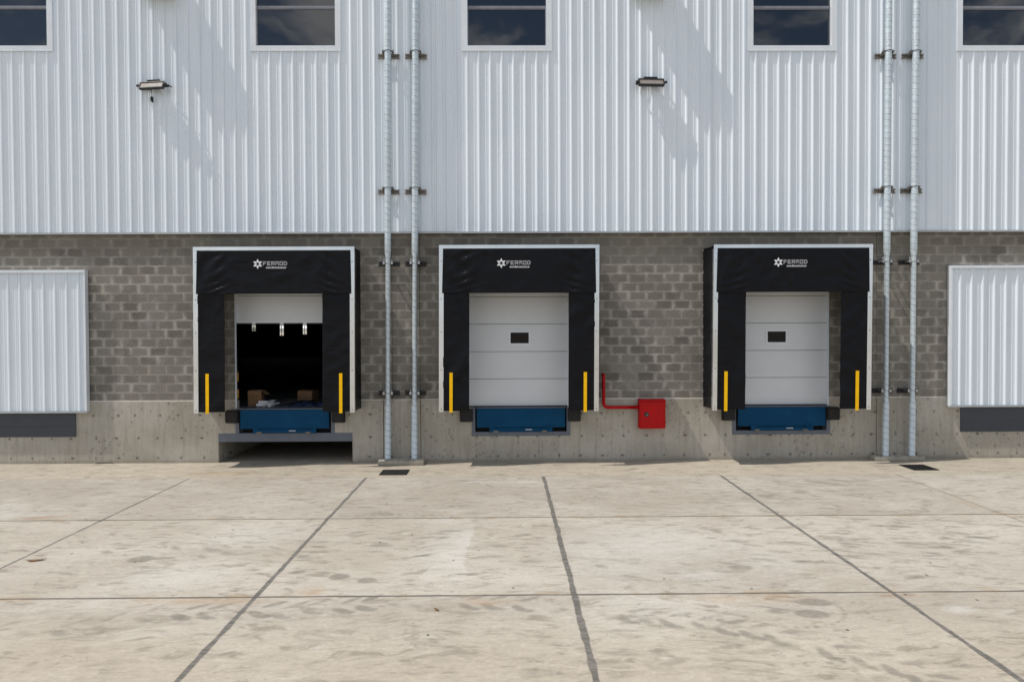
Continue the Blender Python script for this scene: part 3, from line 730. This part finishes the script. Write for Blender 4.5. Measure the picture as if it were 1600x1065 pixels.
# ------------------------------------------------------------------ dock levelers and bumpers
def leveler(loc, label, with_bottom):
    t = empty('dock_leveler', loc, label, 'dock leveler', 'blue dock levelers under the doors')
    z0 = -loc[2]
    b = MB(); b.box(-.985, .985, -.045, -.018, .757-1.2, 1.178-1.2, bev=.006)
    for x in np.linspace(-.8, .8, 7): b.box(x-.01, x+.01, -.018, .2, .77-1.2, 1.16-1.2)
    lip = b.build('lip_plate', 'blue', t)
    b = MB(); b.box(-.66, .70, -.055, -.028, .668-1.2, .752-1.2, bev=.005)
    for x in (-.62, .62): b.box(x-.08, x+.08, -.062, -.056, .665-1.2, .80-1.2, bev=.002)
    toe = b.build('toe_guard', 'blue', lip)
    b = MB(); b.tube([(-.62, -.06, .745-1.2), (.66, -.06, .745-1.2)], .012, 10); b.build('hinge_rod', 'blue', lip)
    b = MB()
    for x in (-.56, .52): b.box(x-.055, x+.055, -.075, -.05, .655-1.2, .690-1.2, bev=.004)
    build_each(b, 'support_foot', 'bronze', lip)
    b = MB(); lettering(b, 'FERMOD', .10, .697-1.2, .020, .026, .005, -.0575); b.build('maker_mark', 'white_ink', toe)
    b = MB(); b.box(-1.005, 1.005, -.02, 1.9, 1.182-1.2, .004); b.build('deck_plate', 'frame_grey', t)
    b = MB()
    zlo = .565-1.2 if with_bottom else .658-1.2
    for s in (-1, 1):
        xa, xb = sorted((s*1.022, s*1.10)); b.box(xa, xb, -.012, .12, zlo+(.09 if with_bottom else 0), 1.197-1.2)
    if with_bottom: b.box(-1.10, 1.10, -.012, .12, zlo, zlo+.09)
    b.build('pit_frame', 'frame_grey', t)
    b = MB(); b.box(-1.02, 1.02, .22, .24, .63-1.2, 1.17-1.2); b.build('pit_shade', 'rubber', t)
    return t
leveler((DOCKS[0], 0, 1.2), 'blue dock leveler below the open doorway, resting above a grey steel beam', False)
leveler((DOCKS[1], 0, 1.2), 'blue dock leveler under the closed white door of the middle dock', True)
leveler((DOCKS[2], 0, 1.2), 'blue dock leveler under the closed white door nearest the right downpipes', True)

def bumper(loc, label):
    t = empty('dock_bumper', loc, label, 'bumper', 'black rubber dock bumpers')
    b = MB(); b.box(-.137, .137, -.125, -.014, 0, .275, bev=.018); b.build('rubber_block', 'rubber', t)
    b = MB(); b.box(-.145, .145, -.012, -.001, -.006, .281); b.build('back_plate', 'black_metal', t)
    b = MB()
    for x in (-.07, .07):
        for z in (.07, .205): b.tube([(x, -.122, z), (x, -.134, z)], .016, 8)
    build_each(b, 'bolt', 'grate', t)
    return t
bz = .893
B0 = bumper((-6.06, 0, bz), 'black rubber bumper at the left end of the leveler under the open door')
for x, lab in ((-3.712, 'black rubber bumper at the right end of the leveler under the open door'),
               (-.868, 'black rubber bumper at the left end of the leveler in the middle dock'),
               (1.540, 'black rubber bumper on the middle dock, the side towards the red fire cabinet'),
               (4.990, 'black rubber bumper of the right dock, on its side towards the red fire cabinet'),
               (7.330, 'black rubber bumper of the right dock, on its side towards the downpipes')):
    c = copy_tree(B0); c.location = (x, 0, bz); c['label'] = lab

# ------------------------------------------------------------------ downpipes
def downpipe(loc, label):
    t = empty('downpipe', loc, label, 'downpipe', 'galvanised spiral downpipes')
    b = MB(); r1, r2 = .071, .054
    b.lathe([(.073, 0), (.073, .02), (r1, .025), (r1, 1.16), (r2, 1.26), (r2, 4.44), (r1, 4.54)]+[(r1, 4.54+k*.5) for k in range(1, 16)], 28)
    b.build('duct', 'galv', t)
    b = MB()
    for z in (5.0, 7.02): build_each(MB().torus((0, 0, z), .0705, .0035, 'z', 28, 6), 'seam_ring', 'grey_trim', t)
    for z, hi in ((8.85, 1), (5.88, 1), (4.30, 0), (1.435, 0)):
        m = 'bronze' if hi else 'black_metal'; rr = r1 if hi or z < 1.2 else r2
        yb = -.05+.2+.0 if hi else .2
        yw = .2-.06 if hi else .2                                # sheet ribs / block face, from pipe axis
        b = MB()
        b.box(-.235, .235, yw-.036, yw-.002, .018, .052); b.box(-.235, .235, yw-.036, yw-.002, -.052, -.018)
        b.box(-.225, .225, yw-.012, yw-.003, -.017, .017)
        br = b.build('bracket', m, t, (0, 0, z))
        a = MB()
        for s in (-1, 1):
            xa, xb = sorted((s*(rr+.012), s*(rr+.055)))
            if hi:
                a.add([(xa, -.02, .085), (xb, -.02, .085), (xb, .02, .085), (xa, .02, .085), (xa, yw-.038, .03), (xb+s*0, yw-.038, .03), (xb, yw-.038, -.01), (xa, yw-.038, -.01), (xa, -.02, .055), (xb, -.02, .055)],
                      [(0, 1, 2, 3), (3, 2, 5, 4), (4, 5, 6, 7), (8, 7, 6, 9), (0, 8, 9, 1), (0, 3, 4, 7, 8), (1, 9, 6, 5, 2)])
            else:
                a.box(xa, xb, -.012, yw-.038, .0, .03); a.box(xa, xb, -.03, -.012, -.02, .045)
        build_each(a, 'stand_off', 'bronze_light' if not hi else 'bronze', br)
        a = MB(); a.torus((0, 0, .072 if hi else .02), rr+.005, .007, 'z', 28, 8); a.tube([(-rr-.03, -.0, .03), (-rr-.03, 0, .10)], .007, 8); a.tube([(rr+.03, -.0, .03), (rr+.03, 0, .10)], .007, 8)
        a.build('clamp', 'black_metal' if hi else 'bronze_light', br)
    return t
P0 = downpipe((-2.592, -.2, .1), 'galvanised spiral downpipe, nearer the open dock of the pair beside it')
P0.rotation_euler = (0, R(.40), 0)
for x, rz, lab in ((-2.008, .50, 'galvanised spiral downpipe just left of the middle dock, nearer that dock of its pair'),
                   (8.438, .15, 'galvanised spiral downpipe beside the right dock shelter, nearer that shelter of its pair'),
                   (9.026, .27, 'galvanised spiral downpipe nearest the white ribbed cover at the right')):
    c = copy_tree(P0); c.location = (x, -.2, .1); c.rotation_euler = (0, R(rz), 0); c['label'] = lab
def pad(x0, x1, d, label):
    b = MB(); b.box(x0, x1, -d, -.002, .0, .1, bev=.012)
    o = b.build('concrete_pad', 'plinth'); tag(o, label, 'concrete pad', 'concrete pads under the downpipes')
pad(-2.775, -1.775, .46, 'low concrete pad under the downpipes between open and middle docks')
pad(8.165, 9.27, .30, 'low concrete pad under the downpipes beside the right dock')
def grate(x0, x1, y0, y1, label):
    t = empty('drain_grate', ((x0+x1)/2, (y0+y1)/2, 0), label, 'drain grate', 'black drain grates in the yard')
    w_, h_ = (x1-x0)/2, (y1-y0)/2
    b = MB(); b.box(-w_, w_, -h_, h_, .002, .005); b.build('sump_shade', 'rubber', t)  # flat black plate on the slab stands for the shade below the bars
    b = MB(); b.box(-w_, w_, -h_, -h_+.02, .0055, .012); b.box(-w_, w_, h_-.02, h_, .0055, .012); b.box(-w_, -w_+.02, -h_+.02, h_-.02, .0055, .012); b.box(w_-.02, w_, -h_+.02, h_-.02, .0055, .012)
    b.build('rim', 'grate', t)
    b = MB()
    for x in np.arange(-w_+.045, w_-.03, .032): b.box(x, x+.007, -h_+.02, h_-.02, .0055, .0105)
    b.build('bars', 'grate', t)
grate(-2.57, -2.01, -1.47, -.945, 'square black drain grate in front of the downpipes left of the middle dock')
grate(8.43, 8.965, -1.325, -.735, 'square black drain grate in front of the right pair of downpipes')

# ------------------------------------------------------------------ fire cabinet
def cabinet():
    t = empty('fire_hose_cabinet', (3.255, 0, .735), 'red fire hose cabinet on the wall with a red supply pipe', 'fire cabinet')
    w_, H, d = .290, .645, .20
    b = MB(); b.box(-w_, w_, -d, -.004, 0, H, bev=.008); b.build('body', 'red', t)
    b = MB(); b.box(-w_+.012, w_-.012, -d-.018, -d-.001, .03, H-.055, bev=.005); b.box(-w_+.05, w_-.05, -d-.0215, -d-.0175, .14, H-.12, bev=.0015)
    dr = b.build('door', 'red', t)
    b = MB(); b.add([(-w_-.008, -.002, H+.004), (w_+.008, -.002, H+.004), (w_+.008, -d-.032, H-.03), (-w_-.008, -d-.032, H-.03), (-w_-.008, -.002, H-.004+.006), (w_+.008, -.002, H+.001), (w_+.008, -d-.032, H-.045), (-w_-.008, -d-.032, H-.045)],
        [(0, 1, 2, 3), (4, 7, 6, 5), (0, 4, 5, 1), (2, 6, 7, 3), (1, 5, 6, 2), (0, 3, 7, 4)]); b.build('rain_hood', 'red', t)
    b = MB(); b.tube([(-.135, -d-.0185, .318), (-.135, -d-.024, .318)], .052, 20); lk = b.build('view_port', 'black_metal', dr)
    b = MB(); b.add([(-.12+.022*math.cos(a), -d-.0245, .305+.022*math.sin(a)) for a in np.linspace(0, 6.28, 16, endpoint=False)], [list(range(16))]); b.build('lock', 'bronze', dr)
    b = MB()
    for z in (.12, .5): b.tube([(w_-.006, -d-.012, z), (w_-.006, -d-.012, z+.05)], .010, 8)
    build_each(b, 'hinge', 'red', dr)
    path = [(2.190, .03, 1.925), (2.190, -.04, 1.925), (2.190, -.070, 1.912), (2.190, -.086, 1.875), (2.190, -.09, 1.80), (2.192, -.09, 1.33)]
    for a in np.linspace(0, 90, 7): path.append((2.192+.10-.10*math.cos(R(a)), -.09, 1.30-.10*math.sin(R(a))))
    path.append((2.97, -.09, 1.20))
    b = MB(); b.tube([(x-3.255, y, z-.735) for x, y, z in path], .037, 16); pp = b.build('supply_pipe', 'red', t)
    b = MB(); b.tube([(2.90-3.255, -.09, 1.20-.735), (2.965-3.255, -.09, 1.20-.735)], .045, 16); b.build('coupling', 'red', pp)
cabinet()

# ------------------------------------------------------------------ lights and wall boxes on the sheeting
def floodlight(loc, rz, label, cable):
    t = empty('floodlight', loc, label, 'floodlight', 'black floodlights on the metal wall'); t.rotation_euler = (0, 0, R(rz))
    M = Matrix.Translation((0, -.155, 0)) @ Matrix.Rotation(R(-22), 4, 'X')
    b = MB()
    b.box(-.285, .285, -.02, .05, -.082, -.060, M=M); b.box(-.285, .285, -.02, .05, .060, .082, M=M); b.box(-.285, -.262, -.02, .05, -.060, .060, M=M); b.box(.262, .285, -.02, .05, -.060, .060, M=M)
    b.box(-.262, .262, .012, .05, -.060, .060, M=M)
    for x in np.linspace(-.25, .25, 18): b.box(x-.004, x+.004, .0502, .08, -.07, .07, M=M)
    h = b.build('housing', 'black_metal', t)
    b = MB(); b.box(-.261, .261, -.006, .011, -.059, .059, M=M); b.build('lens', 'lens', h)
    b = MB()
    for s in (-1, 1):
        xa, xb = sorted((s*.300, s*.318)); b.box(xa, xb, -.165, -.015, -.018, .018)
        b.tube([(s*.286, -.155, 0), (s*.345, -.155, 0)], .030, 10)
    b.box(-.318, .318, -.014, -.004, -.018, .018); b.build('yoke', 'black_metal', t)
    b = MB(); b.box(-.15, .15, -.10, -.06, .105, .135, bev=.004); b.box(-.10, .10, -.06, -.002, .03, .135); b.build('driver_box', 'black_metal', t)
    if cable:
        b = MB(); b.tube([(-.08, -.02, .1), (-.085, -.03, .0), (-.075, -.035, -.12), (-.082, -.035, -.24)], .006, 8); cb = b.build('cable', 'black_metal', t)
        b = MB(); b.tube([(-.082, -.035, -.21), (-.08, -.035, -.225), (-.078, -.035, -.29), (-.060, -.035, -.325), (-.056, -.035, -.34)], [.014, .028, .032, .022, .008], 10); b.build('plug', 'black_metal', cb)
        b = MB(); b.tube([(.345, -.155, 0), (.39, -.12, -.02), (.41, -.05, -.035)], .014, 8); b.build('side_cable', 'black_metal', t)
floodlight((-7.648, -.058, 8.29), -9, 'black floodlight with a plug dangling on a cable, under the left wall box', True)
floodlight((3.228, -.058, 8.345), 3, 'black floodlight with no dangling plug, between the third and fourth windows', False)
def wall_box(x, wd, label, m):
    t = empty('wall_box', (x, -.058, 10.255), label, 'wall box', 'box housings jutting from the metal wall at the top')
    b = MB(); b.box(-wd/2, wd/2, -.37, -.002, .012, .68, bev=.012); b.build('housing', m, t)
    b = MB(); b.box(-wd/2+.02, wd/2-.02, -.35, -.02, -.004, .011); b.build('underside', 'olive', t)
    b = MB(); b.box(-wd/2-.03, wd/2+.03, -.008, .0, .0, .71); b.build('flange', m, t)
wall_box(-7.52, .72, 'box housing with a dull underside above the floodlight with the dangling plug', 'grey_trim')
wall_box(3.20, .70, 'box housing with an olive underside above the floodlight without a plug', 'grey_trim')

# ------------------------------------------------------------------ blanked-off docks at both ends
def cover(x0, x1, z0, z1, phase, label, h):
    t = empty('dock_cover', ((x0+x1)/2, 0, z0), label, 'metal cover', 'white ribbed covers over unused docks')
    cx = (x0+x1)/2; H = z1-z0
    b = MB(); corrugated(b, x0-cx, x1-cx, .02, H-.03, -.085, phase-cx, 0, h); b.build('ribbed_sheet', 'clad', t)
    b = MB(); b.box(x0-cx, x1-cx, -.08, -.002, .02, H-.03); b.build('core', 'grey_trim', t)
    b = MB(); b.box(x0-cx-.012, x1-cx+.012, -.128, -.003, H-.029, H-.012); b.box(x0-cx-.012, x1-cx+.012, -.132, -.126, H-.075, H-.0125); b.build('top_flashing', 'white_trim', t)
    b = MB(); b.box(x0-cx-.008, x1-cx+.008, -.118, -.003, .0, .018); b.box(x0-cx-.008, x1-cx+.008, -.124, -.118, .0, .045); b.build('bottom_flashing', 'grey_trim', t)
    for s, xe in ((-1, x0-cx), (1, x1-cx)):
        xa, xb = sorted((xe, xe+s*.010)); b = MB(); b.box(xa, xb, -.120, -.003, .02, H-.03); xa, xb = sorted((xe-s*.035, xe+s*.010)); b.box(xa, xb, -.1245, -.1205, .047, H-.077); b.build('edge_trim', 'white_trim', t)
cover(-12.9, -9.235, 1.140, 4.300, -9.39, 'white ribbed metal cover at the left edge, left of the open dock', .75)
cover(9.935, 13.5, 1.166, 4.335, 10.16, 'white ribbed metal cover at the right edge, beside the downpipes', 1.)
def pit_plate(x0, x1, z0, z1, label, mesh):
    cx = (x0+x1)/2; t = empty('pit_plate', (cx, 0, z0), label, 'steel plate', 'dark grey plates below the ribbed covers'); H = z1-z0; a = (x1-x0)/2
    b = MB(); b.box(-a, a, -.014, -.002, 0, H, bev=.003); b.build('plate', 'plate_grey', t)
    b = MB()
    if mesh:
        for z in np.arange(.03, H*.5, .055): b.box(-a+.02, a-.02, -.020, -.0145, z, z+.02)
    else:
        b.box(-a+.005, a-.005, -.020, -.0145, H*.42, H*.43); b.box(-a, -a+.03, -.022, -.0145, .01, H-.01); b.box(a-.03, a, -.022, -.0145, .01, H-.01)
    b.build('raised_pattern' if mesh else 'stiffener', 'plate_grey', t)
pit_plate(-12.6, -9.537, .598, 1.135, 'plain dark grey steel plate under the ribbed cover at the left', False)
pit_plate(10.232, 13.3, .600, 1.160, 'dark grey steel plate with ribbed lower half under the right cover', True)

# ------------------------------------------------------------------ things lying in the open doorway
FZ = 1.206
def carton(loc, rz, w_, d, h, label, front_flap):
    t = empty('cardboard_box', loc, label, 'cardboard box', 'cardboard boxes in the open doorway'); t.rotation_euler = (0, 0, R(rz)); th = .006
    b = MB(); b.box(-w_/2, w_/2, -d/2, d/2, 0, th)
    b.box(-w_/2, w_/2, -d/2, -d/2+th, th, h); b.box(-w_/2, w_/2, d/2-th, d/2, th, h); b.box(-w_/2, -w_/2+th, -d/2+th, d/2-th, th, h); b.box(w_/2-th, w_/2, -d/2+th, d/2-th, th, h)
    b.build('carton', 'card', t)
    def flap(p, rx, ry, a, c):
        m = Matrix.Translation(p) @ Matrix.Rotation(R(ry), 4, 'Y') @ Matrix.Rotation(R(rx), 4, 'X')
        f = MB(); f.box(-a, a, 0, .004, 0, c, M=m); f.build('flap', 'card', t)
    if front_flap:
        flap((0, -d/2-.004, h), 172, 0, w_/2, .10); m = Matrix.Translation((w_/2, 0, h)) @ Matrix.Rotation(R(128), 4, 'Y')
        f = MB(); f.box(0, .004, -d/2, d/2, 0, .16, M=m); f.build('flap', 'card', t)
        m = Matrix.Translation((-w_/2, 0, h)) @ Matrix.Rotation(R(70), 4, 'Y'); f = MB(); f.box(0, .004, -d/2, d/2, 0, .13, M=m); f.build('flap', 'card', t)
    else:
        for s in (-1, 1):
            m = Matrix.Translation((0, s*d/2, h)) @ Matrix.Rotation(R(s*84), 4, 'X'); f = MB(); f.box(-w_/2, w_/2, -.002, .002, 0, d/2-.004, M=m); f.build('flap', 'card', t)
        f = MB(); f.box(-w_/2+.0, w_/2, -d/2-.002, -d/2-.0005, h*.42, h*.50); f.build('tape', 'inside', t)
carton((-5.755, .62, FZ), 4, .30, .30, .355, 'open cardboard box with loose flaps by the left side of the open doorway', True)
carton((-4.735, 1.25, FZ), -14, .38, .32, .285, 'closed taped cardboard box on the right side of the open doorway', False)
def rolls():
    t = empty('tube_bundle', (-5.42, .42, FZ), 'bundle of white plastic tubes lying beside the open cardboard box', 'tube bundle')
    for k, (x, y, z, a) in enumerate(((-.13, .0, .034, 12), (-.05, .02, .034, 84), (.03, -.02, .034, 97), (.11, .0, .034, 80), (.0, .0, .092, 90), (.08, .02, .094, 100), (-.10, .05, .092, 5))):
        d = Vector((math.cos(R(a)), math.sin(R(a)), 0))*(.13 if abs(a) < 45 else .2); b = MB(); p = Vector((x, y+(.1 if a > 45 else 0), z)); n = 18
        r0, r1 = .034, .024
        b.tube([p-d, p+d], r0, 16, 0, False); b.tube([p+d, p-d], r1, 16, 0, False)
        for e in (0, 1):                                      # annular ends
            o = len(b.v); c_ = p-d if e == 0 else p+d; uu = d.normalized().cross(Vector((0, 0, 1))); ww = Vector((0, 0, 1))
            b.add([c_+(uu*math.cos(q*math.pi/8)+ww*math.sin(q*math.pi/8))*r for r in (r0, r1) for q in range(16)], [(q, (q+1) % 16, 16+(q+1) % 16, 16+q) for q in range(16)])
        b.build('tube', 'white_roll', t)
rolls()
def bars():
    t = empty('bar_bundle', (-5.0, .8, FZ), 'loose black metal profiles lying across the floor of the open doorway', 'metal bars')
    for k in range(7):
        a = random.uniform(.55, .8); L_ = random.uniform(.5, .85); d = Vector((math.cos(a), math.sin(a), random.uniform(0, .06)))*L_; p = Vector((random.uniform(-.25, .25), random.uniform(-.2, .25), .02+.02*(k % 3)))
        b = MB(); b.tube([p-d*.5, p+d*.5], .017, 6); b.build('bar', 'dark_bar', t)
    b = MB(); b.box(-.34, .30, .55, .62, 0, .09, bev=.01); b.build('long_profile', 'rubber', t)
bars()
def sheet():
    t = empty('folded_tarp', (-4.46, .55, FZ), 'crumpled navy sheeting on the floor at the right of the open doorway', 'tarpaulin')
    n, m_ = 36, 20; u = np.linspace(-.50, .50, n); v = np.linspace(-.22, .3, m_); X, Y = np.meshgrid(u, v)
    Z = .045+.035*np.sin(14*X+5*Y)*np.cos(9*Y+3)+.03*np.sin(23*X-11*Y); Z *= np.clip(1.2-(X/.5)**4-((Y-.04)/.27)**4, .05, 1); Z = np.maximum(Z, .004)
    b = MB(); b.add(np.stack([X, Y, Z], -1).reshape(-1, 3).tolist(), [(j*n+i, j*n+i+1, (j+1)*n+i+1, (j+1)*n+i) for j in range(m_-1) for i in range(n-1)], 0, True)
    o = b.build('cover_sheet', 'blue_cloth', t); md = o.modifiers.new('thickness', 'SOLIDIFY'); md.thickness = .003
sheet()
# dry leaf litter on the left slab
b = MB(); pts = [(-.15, -.02), (-.05, .02), (.0, .05), (.05, .03), (.14, .07), (.11, .0), (.03, -.02), (.0, -.05), (-.07, -.04)]
pts = [(x*.75, y*.9) for x, y in pts]
b.add([(x, y, .006+.10*abs(x)) for x, y in pts]+[(x, y, .010+.10*abs(x)) for x, y in pts], [list(range(9))[::-1], list(range(9, 18))]+[(i, (i+1) % 9, 9+(i+1) % 9, 9+i) for i in range(9)])
lf = b.build('dry_leaf', 'leaf', None, (-6.05, -6.70, 0)); tag(lf, 'brown dry leaf lying on the concrete slab at the left', 'leaf', 'dry leaves on the yard')
l2 = copy_tree(lf); l2.location = (-.73, -8.41, 0); l2.rotation_euler = (0, 0, 1.9); l2.scale = (.42, .42, .8); l2['label'] = 'small dry leaf near the slab joint left of the centre joint line'

scene.render.engine = 'CYCLES'
scene.cycles.max_bounces = 8; scene.cycles.diffuse_bounces = 5; scene.cycles.glossy_bounces = 4
